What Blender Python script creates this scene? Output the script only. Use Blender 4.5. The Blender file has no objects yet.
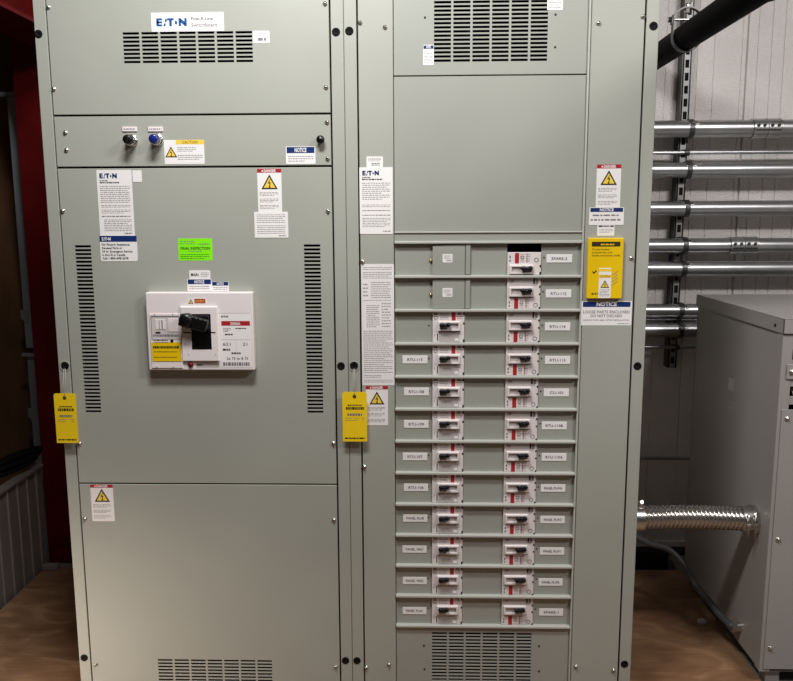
import bpy, bmesh, math, random
from mathutils import Matrix, Vector
random.seed(7)
sc = bpy.context.scene
C = sc.collection
W, H, F = 793.0, 681.0, 793.0
PITCH, YAW, ROLL = 0.15483816, 0.02749295, -0.00443588
CAM = Vector((0.2173, -2.4214, 1.6))
CR = (Matrix.Rotation(YAW, 3, 'Z') @ Matrix.Rotation(math.pi/2-PITCH, 3, 'X') @ Matrix.Rotation(ROLL, 3, 'Z'))

def at(px, py, Y=0.0):
    "point of the vertical plane y=Y seen at that place of the photograph"
    d = CR @ Vector(((px-W/2)/F, (H/2-py)/F, -1))
    t = (Y-CAM.y)/d.y
    return CAM + d*t

def proj(p):
    "the inverse of at(): where a point of the place falls in the photograph"
    v = CR.transposed() @ (Vector(p)-CAM)
    return W/2+F*v.x/-v.z, H/2-F*v.y/-v.z
# ------------------------------------------------------------ camera
cd = bpy.data.cameras.new('camera'); cam = bpy.data.objects.new('camera', cd); C.objects.link(cam)
cd.sensor_fit = 'HORIZONTAL'; cd.sensor_width = 36; cd.lens = 36*F/W; cd.clip_start = 0.05
cam.matrix_world = Matrix.Translation(CAM) @ CR.to_4x4()
sc.camera = cam

# ------------------------------------------------------------ materials
def lin(c):
    c = c/255.0
    return c/12.92 if c <= 0.04045 else ((c+0.055)/1.055)**2.4
def col(r, g, b): return (lin(r), lin(g), lin(b), 1)
def mat(name, rgb, rough=0.5, metal=0.0, noise=None, bump=None, spec=0.5, coat=0, alpha=1):
    m = bpy.data.materials.new(name); m.use_nodes = True
    nt = m.node_tree; b = nt.nodes['Principled BSDF']
    b.inputs['Base Color'].default_value = col(*rgb)
    b.inputs['Roughness'].default_value = rough; b.inputs['Metallic'].default_value = metal
    b.inputs['Specular IOR Level'].default_value = spec
    b.inputs['Coat Weight'].default_value = coat
    b.inputs['Alpha'].default_value = alpha
    tc = nt.nodes.new('ShaderNodeNewGeometry')
    if noise:   # (scale, detail, amount, stretch)
        sc_, det, amt, stv = noise
        mp = nt.nodes.new('ShaderNodeMapping'); mp.inputs['Scale'].default_value = stv
        nz = nt.nodes.new('ShaderNodeTexNoise'); nz.inputs['Scale'].default_value = sc_; nz.inputs['Detail'].default_value = det
        nt.links.new(tc.outputs['Position'], mp.inputs['Vector']); nt.links.new(mp.outputs[0], nz.inputs['Vector'])
        mx = nt.nodes.new('ShaderNodeMix'); mx.data_type = 'RGBA'
        a = col(*[max(0, c*(1-amt)) for c in rgb]); bb = col(*[min(255, c*(1+amt)) for c in rgb])
        mx.inputs[6].default_value = a; mx.inputs[7].default_value = bb
        rp = nt.nodes.new('ShaderNodeMapRange'); rp.inputs[1].default_value = .3; rp.inputs[2].default_value = .7
        nt.links.new(nz.outputs['Fac'], rp.inputs[0]); nt.links.new(rp.outputs[0], mx.inputs[0])
        nt.links.new(mx.outputs[2], b.inputs['Base Color'])
    if bump:    # (scale, strength, distance)
        nz = nt.nodes.new('ShaderNodeTexNoise'); nz.inputs['Scale'].default_value = bump[0]; nz.inputs['Detail'].default_value = 3
        bp = nt.nodes.new('ShaderNodeBump'); bp.inputs['Strength'].default_value = bump[1]; bp.inputs['Distance'].default_value = bump[2]
        nt.links.new(tc.outputs['Position'], nz.inputs['Vector']); nt.links.new(nz.outputs['Fac'], bp.inputs['Height'])
        nt.links.new(bp.outputs[0], b.inputs['Normal'])
    return m
PAINT = mat('grey_enamel', (170,171,161), .42, noise=(2.5, 4, .02, (1,1,1)), bump=(6, .05, .01), spec=.5)
PAINT2 = mat('grey_enamel_satin', (162,163,154), .45, noise=(2.5, 4, .02, (1,1,1)), spec=.45)
EDGE = mat('grey_enamel_rail', (190,190,182), .4)
DARKIN = mat('dark_interior', (9,9,9), .9, spec=.1)  # near-black stands in for shade inside the enclosures
BLACK = mat('black_plastic', (10,10,11), .35)
RUBBER = mat('black_rubber', (7,7,7), .8, spec=.25)
BLUEP = mat('blue_plastic', (28,38,120), .25, coat=.5)
CHROME = mat('chrome', (210,210,208), .18, 1)
ZINC = mat('zinc_screw', (205,203,195), .28, 1)
BRASS = mat('yellow_zinc', (190,170,110), .35, 1)
WHITE = mat('label_white', (246,242,240), .45)
WHITEP = mat('white_plastic', (240,230,228), .4)
BREAK = mat('breaker_grey', (232,222,220), .45)
BREAKD = mat('breaker_recess', (190,181,178), .5)
INK = mat('ink_grey', (128,122,126), .6)
INKL = mat('ink_pale', (160,154,158), .6)
INKM = mat('ink_medium', (80,76,78), .6)
INKD = mat('ink_black', (22,22,24), .6)
BLUE = mat('label_blue', (14,46,108), .45)
LOGO = mat('logo_blue', (8,84,150), .45)
RED = mat('label_red', (176,36,40), .45)
YEL = mat('label_yellow', (252,212,80), .45)
TAGY = mat('tag_yellow', (255,216,22), .5)
POCKY = mat('pocket_yellow', (244,202,12), .35)
GREEN = mat('label_green', (140,255,10), .5)
REDB = mat('red_button', (120,14,30), .3)
STRING = mat('white_string', (190,185,175), .7)
GALV = mat('galvanised_steel', (182,183,184), .33, .9, noise=(9, 3, .06, (1,1,1)))
STRUTM = mat('strut_zinc', (150,150,148), .5, .7)
GALVD = mat('dull_zinc', (84,84,84), .4, .8)
FLEXM = mat('bright_aluminium', (214,210,204), .25, 1)
PIPEB = mat('black_pipe', (5,5,6), .6, spec=.03)
REDST = mat('red_oxide_steel', (104,8,10), .6, noise=(5, 4, .12, (1,1,1)), spec=.2)
XFORM = mat('transformer_grey', (160,155,151), .45, noise=(3, 3, .02, (1,1,1)))
STUD = mat('stud_steel', (128,130,134), .45, .2, noise=(4, 4, .15, (1,1,.3)))
RIBM = mat('ribbed_steel', (140,130,126), .55, .2, noise=(4, 4, .08, (1,1,.3)))
BOARD = mat('brown_board', (92,60,34), .8, noise=(6, 5, .25, (1,1,.4)))
CABLE = mat('cable_grey', (78,78,80), .4)
CONC = mat('concrete', (120,118,112), .85, noise=(5, 6, .15, (1,1,1)), bump=(40, .3, .004))
SLAB = mat('dark_slab', (40,32,28), .9)
CEILM = mat('ceiling_grey', (90,88,84), .8)

# wall sheet: pale embossed metal
WALLM = mat('embossed_wall_sheet', (226,220,216), .3, noise=(3, 3, .04, (1,1,1)), bump=(170, 1.0, .006), spec=.8)
# plywood
PLY = bpy.data.materials.new('plywood'); PLY.use_nodes = True
nt = PLY.node_tree; b = nt.nodes['Principled BSDF']; b.inputs['Roughness'].default_value = .55
g = nt.nodes.new('ShaderNodeNewGeometry'); mp = nt.nodes.new('ShaderNodeMapping'); mp.inputs['Scale'].default_value = (1.8, 3.4, 1); mp.inputs['Rotation'].default_value = (0,0,.5)
n1 = nt.nodes.new('ShaderNodeTexNoise'); n1.inputs['Scale'].default_value = 2.2; n1.inputs['Detail'].default_value = 7; n1.inputs['Distortion'].default_value = 1.6
rp = nt.nodes.new('ShaderNodeValToRGB'); e = rp.color_ramp.elements
e[0].position = .25; e[0].color = col(124,88,62); e[1].position = .72; e[1].color = col(178,138,104)
e2 = e.new(.52); e2.color = col(148,110,80)
n2 = nt.nodes.new('ShaderNodeTexNoise'); n2.inputs['Scale'].default_value = 30; mp2 = nt.nodes.new('ShaderNodeMapping'); mp2.inputs['Scale'].default_value = (.12, 3, 1)
mx = nt.nodes.new('ShaderNodeMix'); mx.data_type = 'RGBA'; mx.blend_type = 'MULTIPLY'; mx.inputs[0].default_value = .3
r2 = nt.nodes.new('ShaderNodeMapRange'); r2.inputs[1].default_value = .3; r2.inputs[2].default_value = .6; r2.inputs[3].default_value = .55
nt.links.new(g.outputs['Position'], mp.inputs[0]); nt.links.new(mp.outputs[0], n1.inputs['Vector']); nt.links.new(n1.outputs['Fac'], rp.inputs[0])
nt.links.new(g.outputs['Position'], mp2.inputs[0]); nt.links.new(mp2.outputs[0], n2.inputs['Vector']); nt.links.new(n2.outputs['Fac'], r2.inputs[0])
nt.links.new(rp.outputs[0], mx.inputs[6]); nt.links.new(r2.outputs[0], mx.inputs[7]); nt.links.new(mx.outputs[2], b.inputs['Base Color'])

# ------------------------------------------------------------ mesh builder
class MB:
    def __init__(s): s.v = []; s.f = []; s.m = []; s.sm = []; s.mats = []
    def mi(s, m):
        if m not in s.mats: s.mats.append(m)
        return s.mats.index(m)
    def add(s, vs, fs, m, smooth=False):
        o = len(s.v); i = s.mi(m)
        s.v += [tuple(v) for v in vs]
        for f in fs: s.f.append([a+o for a in f]); s.m.append(i); s.sm.append(smooth)
        return s
    def bm(s, bm, m, smooth=False, M=None):
        if M: bm.transform(M)
        bm.verts.index_update()
        s.add([v.co for v in bm.verts], [[v.index for v in f.verts] for f in bm.faces], m, smooth); bm.free(); return s
    def box(s, x0, x1, y0, y1, z0, z1, m, ch=0, seg=1, M=None):
        bm = bmesh.new(); bmesh.ops.create_cube(bm, size=1)
        for v in bm.verts: v.co = Vector(((x0+x1)/2+v.co.x*(x1-x0), (y0+y1)/2+v.co.y*(y1-y0), (z0+z1)/2+v.co.z*(z1-z0)))
        if ch: bmesh.ops.bevel(bm, geom=bm.edges[:], offset=ch, segments=seg, affect='EDGES', profile=.5)
        return s.bm(bm, m, False, M)
    def cyl(s, p0, p1, r, m, r2=None, n=16, caps=True, smooth=True):
        p0 = Vector(p0); p1 = Vector(p1); r2 = r if r2 is None else r2
        d = (p1-p0).normalized(); u = d.orthogonal().normalized(); w = d.cross(u)
        vs = []
        for p, rr in ((p0, r), (p1, r2)):
            for k in range(n):
                a = 2*math.pi*k/n; vs.append(p+(u*math.cos(a)+w*math.sin(a))*rr)
        s.add(vs, [[k, (k+1) % n, n+(k+1) % n, n+k] for k in range(n)], m, smooth)
        if caps:
            s.add(vs[:n], [list(range(n))[::-1]], m); s.add(vs[n:], [list(range(n))], m)
        return s
    def lathe(s, p0, d, prof, m, n=20, smooth=True):
        "prof: (distance along d, radius)"
        p0 = Vector(p0); d = Vector(d).normalized(); u = d.orthogonal().normalized(); w = d.cross(u); vs = []; fs = []
        for t, r in prof:
            for k in range(n):
                a = 2*math.pi*k/n; vs.append(p0+d*t+(u*math.cos(a)+w*math.sin(a))*max(r, 1e-5))
        for j in range(len(prof)-1):
            for k in range(n): fs.append([j*n+k, j*n+(k+1) % n, (j+1)*n+(k+1) % n, (j+1)*n+k])
        return s.add(vs, fs, m, smooth)
    def tube(s, pts, r, m, n=10, closed=False, smooth=True, rf=None):
        pts = [Vector(p) for p in pts]; N = len(pts); vs = []; fs = []; u = None
        for i, p in enumerate(pts):
            a = pts[(i-1) % N] if closed or i > 0 else p; c = pts[(i+1) % N] if closed or i < N-1 else p
            d = (c-a).normalized()
            u = d.orthogonal().normalized() if u is None else (u-d*u.dot(d)).normalized()
            w = d.cross(u); rr = rf(i) if rf else r
            for k in range(n):
                t = 2*math.pi*k/n; vs.append(p+(u*math.cos(t)+w*math.sin(t))*rr)
        for i in range(N if closed else N-1):
            j = (i+1) % N
            for k in range(n): fs.append([i*n+k, i*n+(k+1) % n, j*n+(k+1) % n, j*n+k])
        if not closed: fs += [list(range(n))[::-1], [(N-1)*n+k for k in range(n)]]
        return s.add(vs, fs, m, smooth)
    def prism(s, pts, y0, y1, m):
        "polygon in x,z extruded from y0 (front) to y1"
        n = len(pts)
        vs = [(x, y0, z) for x, z in pts]+[(x, y1, z) for x, z in pts]
        return s.add(vs, [list(range(n)), list(range(n, 2*n))[::-1]]+[[k, n+k, n+(k+1) % n, (k+1) % n] for k in range(n)], m)
    def plate(s, x0, x1, z0, z1, yf, th, m, holes=(), ch=.0015):
        "sheet facing -y with rectangular cut-outs (hx0,hx1,hz0,hz1) and a chamfered rim"
        xs = sorted({x0, x1, *[h[0] for h in holes], *[h[1] for h in holes]}); zs = sorted({z0, z1, *[h[2] for h in holes], *[h[3] for h in holes]})
        xs = [x for x in xs if x0-1e-9 <= x <= x1+1e-9]; zs = [z for z in zs if z0-1e-9 <= z <= z1+1e-9]
        nx, nz = len(xs), len(zs)
        solid = [[True]*(nz-1) for _ in range(nx-1)]
        import bisect
        for h in holes:
            for i in range(bisect.bisect_left(xs, max(h[0], x0)), bisect.bisect_left(xs, min(h[1], x1))):
                for k in range(bisect.bisect_left(zs, max(h[2], z0)), bisect.bisect_left(zs, min(h[3], z1))): solid[i][k] = False
        vs = []; 
        for layer in (0, 1):
            for i, x in enumerate(xs):
                for k, z in enumerate(zs):
                    X, Z = x, z
                    if layer == 0:
                        if i == 0: X += ch
                        if i == nx-1: X -= ch
                        if k == 0: Z += ch
                        if k == nz-1: Z -= ch
                    vs.append((X, yf if layer == 0 else yf+th, Z))
        idx = lambda l, i, k: l*nx*nz+i*nz+k
        fs = []
        S = lambda i, k: 0 <= i < nx-1 and 0 <= k < nz-1 and solid[i][k]
        for i in range(nx-1):
            for k in range(nz-1):
                if not solid[i][k]: continue
                fs.append([idx(0,i,k), idx(0,i+1,k), idx(0,i+1,k+1), idx(0,i,k+1)])
                fs.append([idx(1,i,k), idx(1,i,k+1), idx(1,i+1,k+1), idx(1,i+1,k)])
                if not S(i-1,k): fs.append([idx(0,i,k), idx(0,i,k+1), idx(1,i,k+1), idx(1,i,k)])
                if not S(i+1,k): fs.append([idx(0,i+1,k), idx(1,i+1,k), idx(1,i+1,k+1), idx(0,i+1,k+1)])
                if not S(i,k-1): fs.append([idx(0,i,k), idx(1,i,k), idx(1,i+1,k), idx(0,i+1,k)])
                if not S(i,k+1): fs.append([idx(0,i,k+1), idx(0,i+1,k+1), idx(1,i+1,k+1), idx(1,i,k+1)])
        return s.add(vs, fs, m)
    def text(s, body, x, z, h, m, y, w=None, align='L', bold=0, dep=.00025):
        "flat lettering facing -y; z is the baseline, h the cap height, w the full width"
        cu = bpy.data.curves.new('lettering', 'FONT'); cu.body = body; cu.size = 1; cu.resolution_u = 2; cu.offset = bold
        ob = bpy.data.objects.new('lettering', cu); me = bpy.data.meshes.new_from_object(ob)
        vs = [v.co.copy() for v in me.vertices]; fs = [list(p.vertices) for p in me.polygons]
        bpy.data.objects.remove(ob); bpy.data.curves.remove(cu); bpy.data.meshes.remove(me)
        if not vs: return s
        a, b_ = min(v.x for v in vs), max(v.x for v in vs); k = h/.70
        kx = w/(b_-a) if w else k
        ox = x if align == 'L' else x-(b_-a)*kx/2
        return s.add([(ox+(v.x-a)*kx, y-dep, z+v.y*k) for v in vs], fs, m)
    def build(s, name, parent=None, loc=None):
        if loc is None:
            n = len(s.v); loc = Vector([ (min(v[i] for v in s.v)+max(v[i] for v in s.v))/2 for i in range(3)])
            if parent is None: loc.z = min(v[2] for v in s.v)
        loc = Vector(loc)
        me = bpy.data.meshes.new(name); me.from_pydata([Vector(v)-loc for v in s.v], [], s.f)
        for m in s.mats: me.materials.append(m)
        me.polygons.foreach_set('material_index', s.m); me.polygons.foreach_set('use_smooth', s.sm); me.update()
        o = bpy.data.objects.new(name, me); C.objects.link(o)
        base = Vector(parent['_w']) if parent else Vector((0,0,0))
        o['_w'] = loc[:]
        if parent: o.parent = parent
        o.location = loc-base
        return o
def thing(name, label, cat, loc, group=None):
    o = bpy.data.objects.new(name, None); C.objects.link(o); o.location = loc; o['_w'] = tuple(loc); o.empty_display_size = .1
    o['label'] = label; o['category'] = cat
    if group: o['group'] = group
    return o
def tag(o, label, cat, group=None):
    o['label'] = label; o['category'] = cat
    if group: o['group'] = group
    return o
def struct(o): o['kind'] = 'structure'; return o

# ------------------------------------------------------------ stickers
TH = .0005
def R4(px0, py0, px1, py1, Y=0):
    "axis aligned rectangle on a plane from two corners in the photograph"
    ym = (py0+py1)/2; xm = (px0+px1)/2
    return at(px0, ym, Y).x, at(px1, ym, Y).x, at(xm, py1, Y).z, at(xm, py0, Y).z
def lines(mb, r, y, m, n, thick=.45, seed=0, ragged=True, word=.006):
    if n > 1: thick *= .78
    "small print: rows of word-long strokes"
    x0, x1, z0, z1 = r; rnd = random.Random(seed*31+n); p = (z1-z0)/n
    for i in range(n):
        zt = z1-i*p-p*(1-thick)/2; zb = zt-p*thick; x = x0
        end = x1-(rnd.random()*.35*(x1-x0) if ragged and i % 3 == 2 else 0)
        while x < end:
            L = min(word*(.4+1.2*rnd.random()), end-x)
            if L > .0008: mb.add([(x, y, zb), (x+L, y, zb), (x+L, y, zt), (x, y, zt)], [[0,1,2,3]], m)
            x += L+word*.3
def warn_tri(mb, cx, zb, w, y):
    h = w*.88
    mb.add([(cx-w/2, y, zb), (cx+w/2, y, zb), (cx, y, zb+h)], [[0,1,2]], INKD)
    k = .72; cz = zb+h/3; y2 = y-.0002
    mb.add([(cx-w/2*k, y2, cz-h/3*k), (cx+w/2*k, y2, cz-h/3*k), (cx, y2, cz+h*2/3*k)], [[0,1,2]], YEL)
    b = w*.5; y3 = y2-.0002; q = lambda a, c: (cx+a*b, y3, zb+h*.12+c*b)
    mb.add([q(.12,1), q(-.22,.48), q(0,.48), q(-.05,.1), q(-.17,.1), q(.02,-.08), q(.16,.12), q(.05,.12), q(.16,.62), q(-.04,.62), q(.2,1)],
           [[0,1,2,9,10],[2,3,7,8,9],[3,4,5,6,7]], INKD)
class Sticker:
    def __init__(s, r, y, bg=WHITE, rad=.0015):
        s.x0, s.x1, s.z0, s.z1 = r; s.y = y; s.mb = MB(); s.w = s.x1-s.x0; s.h = s.z1-s.z0
        c = min(rad, s.w/4, s.h/4)
        s.mb.prism([(s.x0+c, s.z0), (s.x1-c, s.z0), (s.x1, s.z0+c), (s.x1, s.z1-c), (s.x1-c, s.z1), (s.x0+c, s.z1), (s.x0, s.z1-c), (s.x0, s.z0+c)], y-TH, y, bg)
        s.t = y-TH-.0002
    def X(s, u): return s.x0+u*s.w
    def Z(s, v): return s.z1-v*s.h
    def rect(s, u0, v0, u1, v1, m, lift=0):
        y = s.t-lift
        s.mb.add([(s.X(u0), y, s.Z(v1)), (s.X(u1), y, s.Z(v1)), (s.X(u1), y, s.Z(v0)), (s.X(u0), y, s.Z(v0))], [[0,1,2,3]], m); return s
    def text(s, body, u, v, hh, m, w=None, align='L', bold=0, lift=.0002):
        "v = baseline, hh = cap height as a share of the height, w share of the width"
        s.mb.text(body, s.X(u), s.Z(v), hh*s.h, m, s.t-lift, None if w is None else w*s.w, align, bold, 0); return s
    def lines(s, u0, v0, u1, v1, n, m=INK, thick=.45, seed=1, word=.006, ragged=True):
        lines(s.mb, (s.X(u0), s.X(u1), s.Z(v1), s.Z(v0)), s.t-.0001, m, n, thick, seed, ragged, word); return s
    def tri(s, u, v, w): warn_tri(s.mb, s.X(u), s.Z(v), w*s.w, s.t-.0001); return s
    def build(s, name, parent, label=None):
        o = s.mb.build(name, parent)
        if label: o['label'] = label
        return o
def danger(r, y, parent, label, n=1):
    s = Sticker(r, y)
    s.rect(0, 0, 1, .09, RED); s.text('DANGER', .53, .076, .062, WHITE, .5, 'C', .03)
    s.rect(.19, .03, .24, .07, WHITE, .0003)
    s.tri(.5, .47, .68)
    for k, v in enumerate((.53, .68, .83)): s.lines(.08, v, .86, v+.1, 3, INK, .4, seed=n*7+k, word=.008)
    return s.build('danger_label', parent, label)
def notice(r, y, parent, label, head=.3, n=2, txt='NOTICE', seed=1, wl=None):
    s = Sticker(r, y)
    s.rect(.03, .03, .97, head, BLUE); s.text(txt, .5, head*.84, head*.62, WHITE, .4, 'C', .03)
    if wl is None: s.lines(.08, head+.12, .92, .9, n, INK, .4, seed)
    else: wl(s)
    return s.build('notice_label', parent, label)
def eaton_logo(mb, x, z, h, w, m, y):
    "the maker's wordmark: bars for E, A, T, dot, N"
    u = w/5.2
    def q(pts): mb.add([(x+a*u, y, z+b*h) for a, b in pts], [list(range(len(pts)))], m)
    for b in (0, .38, .76): q([(0,b), (1.0,b), (1.0,b+.24), (0,b+.24)])
    q([(0,.2), (.42,.2), (.42,.8), (0,.8)])
    q([(1.15,0), (1.5,0), (1.65,.35), (1.32,.35)]); q([(1.42,.52), (1.72,.52), (1.86,.85), (1.58,1)])
    q([(1.86,.74), (3.0,.74), (3.0,1), (1.86,1)]); q([(2.2,0), (2.64,0), (2.64,.8), (2.2,.8)])
    c = [(3.36+.22*math.cos(t*math.pi/4), .45+.26*math.sin(t*math.pi/4)) for t in range(8)]; q(c)
    q([(3.8,0), (4.2,0), (4.2,1), (3.8,1)]); q([(4.8,0), (5.2,0), (5.2,1), (4.8,1)]); q([(4.1,1), (4.1,.5), (4.9,0), (4.9,.5)])

# ------------------------------------------------------------ room
def setting():
    m = MB(); m.box(-3.6, 3.6, -4.6, 2.4, -.2, -.1, SLAB); struct(m.build('floor'))
    m = MB(); m.box(-3.6, 3.6, -4.6, 2.4, 4.2, 4.3, CEILM); struct(m.build('ceiling'))
    # back wall: pale embossed panels with narrow grooves and wide joints
    m = MB(); y = 1.3; x = -1.2
    joints = [(x0+1.679, True) for x0 in (-2.0, -1.0, 0, 1.0)]
    gr = []
    for jx, _ in joints:
        for d, b in ((-.357, 0), (-.218, 0), (-.144, 0), (-.023, 0), (0, 1), (.046, 0), (.106, 0), (.162, 0), (.25, 0), (.4, 0), (.52, 0)): gr.append((jx+d, b))
    gr = sorted(g_ for g_ in gr if -1.15 < g_[0] < 3.5)
    prof = [(-1.2, y)]
    for gx, b in gr:
        w_ = .005 if b else .0025; d_ = .012 if b else .004
        prof += [(gx-w_, y), (gx-w_*.5, y+d_), (gx+w_*.5, y+d_), (gx+w_, y)]
    prof.append((3.6, y))
    vs = []; fs = []
    for xx, yy in prof: vs += [(xx, yy, 0), (xx, yy, 4.2)]
    n = len(prof)
    for i in range(n-1): fs.append([2*i, 2*i+2, 2*i+3, 2*i+1])
    m.add(vs, fs, WALLM); m.box(-1.2, 3.6, 1.32, 1.4, 0, 4.2, WALLM); struct(m.build('wall_back'))
    m = MB(); m.box(-1.2, 3.6, 1.22, 1.4, -.1, 0, SLAB); m.box(-1.2, 3.6, 1.285, 1.3, .0, .03, WALLM, .003); struct(m.build('baseboard_back'))
    m = MB(); m.box(3.6, 3.7, -4.6, 2.4, -.1, 4.2, WALLM); struct(m.build('wall_right'))
    m = MB(); m.box(-3.7, -3.6, -4.6, 2.4, -.1, 4.2, CEILM); struct(m.build('wall_left'))
    m = MB(); m.box(-3.6, -1.2, 1.5, 1.6, -.1, 4.2, BOARD); struct(m.build('wall_far_left'))
setting()
m = MB(); m.box(-1.512, 1.410, -3.4, 1.03, -.1, 0, PLY, .002)
tag(m.build('plywood_platform'), 'knotty brown plywood platform carrying both grey switchboard cabinets', 'platform')
m = MB(); m.box(1.412, 3.2, -3.4, 1.2, -.1, -.004, CONC, .004)
tag(m.build('concrete_pad'), 'grey concrete pad under the grey transformer', 'concrete pad')
m = MB(); d_ = CR @ Vector(((702-W/2)/F, (H/2-623)/F, -1)); fp = CAM-d_*(CAM.z/d_.z)
m.lathe((fp.x, fp.y, 0), (0,0,1), [(0,0),(0,.018),(.006,.02),(.012,.017),(.016,.010),(.016,0)], STRING)
tag(m.build('plastic_cap'), 'small pale round cap lying on the plywood between cabinet and transformer', 'cap')

# ------------------------------------------------------------ switchboard sections
HH = 2.286; DEP = .92
def enclosure(root, x0, x1):
    m = MB(); t = .003
    for a in (x0+.0006, x1-t-.0006): m.box(a, a+t, .002, DEP, .02, HH, PAINT)
    m.box(x0+.001, x1-.001, .002, DEP, HH-t, HH, PAINT); m.box(x0+.001, x1-.001, .002, DEP, .02, .02+t, PAINT)
    m.box(x0+.001, x1-.001, DEP-t, DEP, .02, HH, PAINT)
    m.build('enclosure_shell', root)
    for a, b_ in ((x0+.001, x0+.0375), (x1-.0375, x1-.001)):
        m = MB(); m.box(a, b_, 0, .05, .005, HH, PAINT, .0018, 2); m.build('corner_post', root)
    m = MB(); m.box(x0+.0375, x1-.0375, .004, .06, 0, .019, PAINT); m.box(x0+.002, x1-.002, .06, DEP, 0, .0195, PAINT); m.build('base_channel', root)
    m = MB(); m.box(x0+.0375, x1-.0375, .12, .124, .025, HH-.01, DARKIN); m.build('vent_shade_sheet', root)  # added near-black sheet: shade behind the vent slots put into its colour
def screw(root, px, py, Y=-.003, r=.0062, mt=ZINC):
    p = at(px, py, Y); m = MB()
    m.lathe(p, (0,-1,0), [(-.004, r*1.05), (0, r*1.05), (.0012, r*1.0), (.0012, r*.78), (.0035, r*.74), (.0052, r*.5), (.0056, 0)], mt, 14)
    for a in (0, 1):
        dx, dz = (r*.42, r*.1) if a else (r*.1, r*.42)
        m.add([(p.x-dx, p.y-.0060, p.z-dz), (p.x+dx, p.y-.0060, p.z-dz), (p.x+dx, p.y-.0060, p.z+dz), (p.x-dx, p.y-.0060, p.z+dz)], [[0,1,2,3]], GALVD)
    return m.build('screw', root)
def plug(root, px, py):
    p = at(px, py, 0); m = MB(); r = .0122
    m.lathe(p, (0,-1,0), [(-.002, r), (.001, r), (.0022, r*.88), (.0022, r*.5), (.001, r*.4), (.001, 0)], RUBBER, 20)
    return m.build('post_plug', root)
def slots(x0, x1, z0, z1, nc, nr, gapx, fill=.55):
    px_ = (x1-x0+gapx)/nc; pz = (z1-z0)/nr; out = []
    for i in range(nc):
        for k in range(nr):
            out.append((x0+i*px_, x0+i*px_+px_-gapx, z1-k*pz-pz*fill, z1-k*pz))
    return out

L = thing('switchboard_section', 'tall grey steel switchboard cabinet with one large main breaker and two side vents', 'switchboard cabinet', (-.457, .46, 0), 'bolted switchboard sections')
enclosure(L, -.914, 0)
PX0, PX1 = -.8727, -.0418
zs1, zs2, zs3 = 1.903, 1.7505, .757
YF = -.0015
m = MB(); m.plate(PX0, PX1, zs1+.0022, HH-.01, YF, .003, PAINT, slots(-.651, -.268, 2.047, 2.139, 7, 8, .0065, .6)); m.build('upper_vent_cover', L)
m = MB(); m.plate(PX0, PX1, zs2+.0026, zs1-.0026, YF, .003, PAINT); m.build('control_cover', L)
bz = R4(147.0, 292.3, 253.5, 370.3, -.032)
m = MB(); m.plate(PX0, PX1, zs3+.0022, zs2-.0026, YF, .003, PAINT, slots(-.835, -.785, .987, 1.518, 1, 45, .0, .6)+slots(-.130, -.080, .987, 1.518, 1, 45, .0, .6)); m.build('main_breaker_cover', L)
m = MB(); m.plate(PX0, PX1, .022, zs3-.0015, YF, .003, PAINT, slots(-.648, -.267, .0447, .150, 7, 9, .0065, .6)); m.build('lower_vent_cover', L)
for a, b_ in ((48.3, 7), (53.7, 89), (325,3.5), (326,87), (62.7,211), (328,211), (79.5,443.5), (333.5,443.5), (84.5,519), (334,520), (95.3,664.5), (336,666.5), (327,122), (327.7,158.5)): screw(L, a, b_)
for a, b_ in ((65.3,132.5), (66.5,150)): screw(L, a, b_)
for a, b_ in ((38.5,34), (65,366), (84.2,657.7), (336,32), (341,366), (345.5,660.5)): plug(L, a, b_)
y = YF
s = Sticker(R4(151.5,12.5,224,31.5), y); eaton_logo(s.mb, s.X(.07), s.Z(.72), s.h*.42, s.w*.42, LOGO, s.t-.0002)
s.text('Pow-R-Line', .55, .42, .17, INKM, .3, bold=.015); s.text('Switchboard', .55, .76, .2, INK, .36, bold=.015); s.build('maker_label', L, 'white label with the blue EATON wordmark above the top vent')
s = Sticker(R4(253,31,269.5,43), y); s.lines(.08,.12,.9,.45,2,INKL,.35,3); s.lines(.3,.55,.8,.85,1,INK,.8,4,.01); s.build('small_label', L)
s = Sticker(R4(164.5,140,204.5,164), y); s.rect(.3,.0,1,.18,YEL); s.text('CAUTION', .65,.155,.12,INKD,.38,'C'); s.tri(.17,.72,.3); s.lines(.33,.28,.8,.5,3,INK,.4,5); s.lines(.33,.6,.96,.84,3,INK,.4,6); s.build('caution_label', L)
notice(R4(286,146.5,315.5,164), y, L, 'blue and white NOTICE label at the right of the control cover', .38, 3, seed=7)
s = Sticker(R4(98.5,170,133.3,236), y); eaton_logo(s.mb, s.X(.08), s.Z(.125), s.h*.075, s.w*.5, BLUE, s.t-.0002)
s.lines(.08,.15,.32,.17,1,INK,.9,9); s.lines(.08,.18,.64,.2,1,INKD,.9,10)
for k, (a, b_, nn) in enumerate(((.23,.50,9), (.52,.57,2), (.59,.66,3), (.68,.72,1), (.74,.93,7))): s.lines(.08 if k < 4 else .14, a, .93, b_, nn, INK, .4, 20+k, .007)
s.lines(.7,.95,.94,.97,1,INK,.9,12); s.build('rating_plate', L, 'tall white maker data label with blue EATON wordmark')
s = Sticker(R4(132.8,170.3,142,182), y-.0003); s.build('small_label', L, 'small blank white square label')
s = Sticker(R4(100.5,235.2,137.5,261.3), y-.0006, rad=.004); s.rect(.0,.02,1,.25,BLUE); eaton_logo(s.mb, s.X(.06), s.Z(.2), s.h*.12, s.w*.24, WHITE, s.t-.0003)
for k, (t_, w_) in enumerate((('For Factory Assistance,', .76), ('Renewal Parts or', .55), ('24 hr. Emergency Service', .82), ('in the US or Canada', .62), ('Call 1-800-498-2678', .7))): s.text(t_, .05, .395+k*.132, .085, INKD, w_, bold=.02)
s.build('service_label', L)
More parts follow.
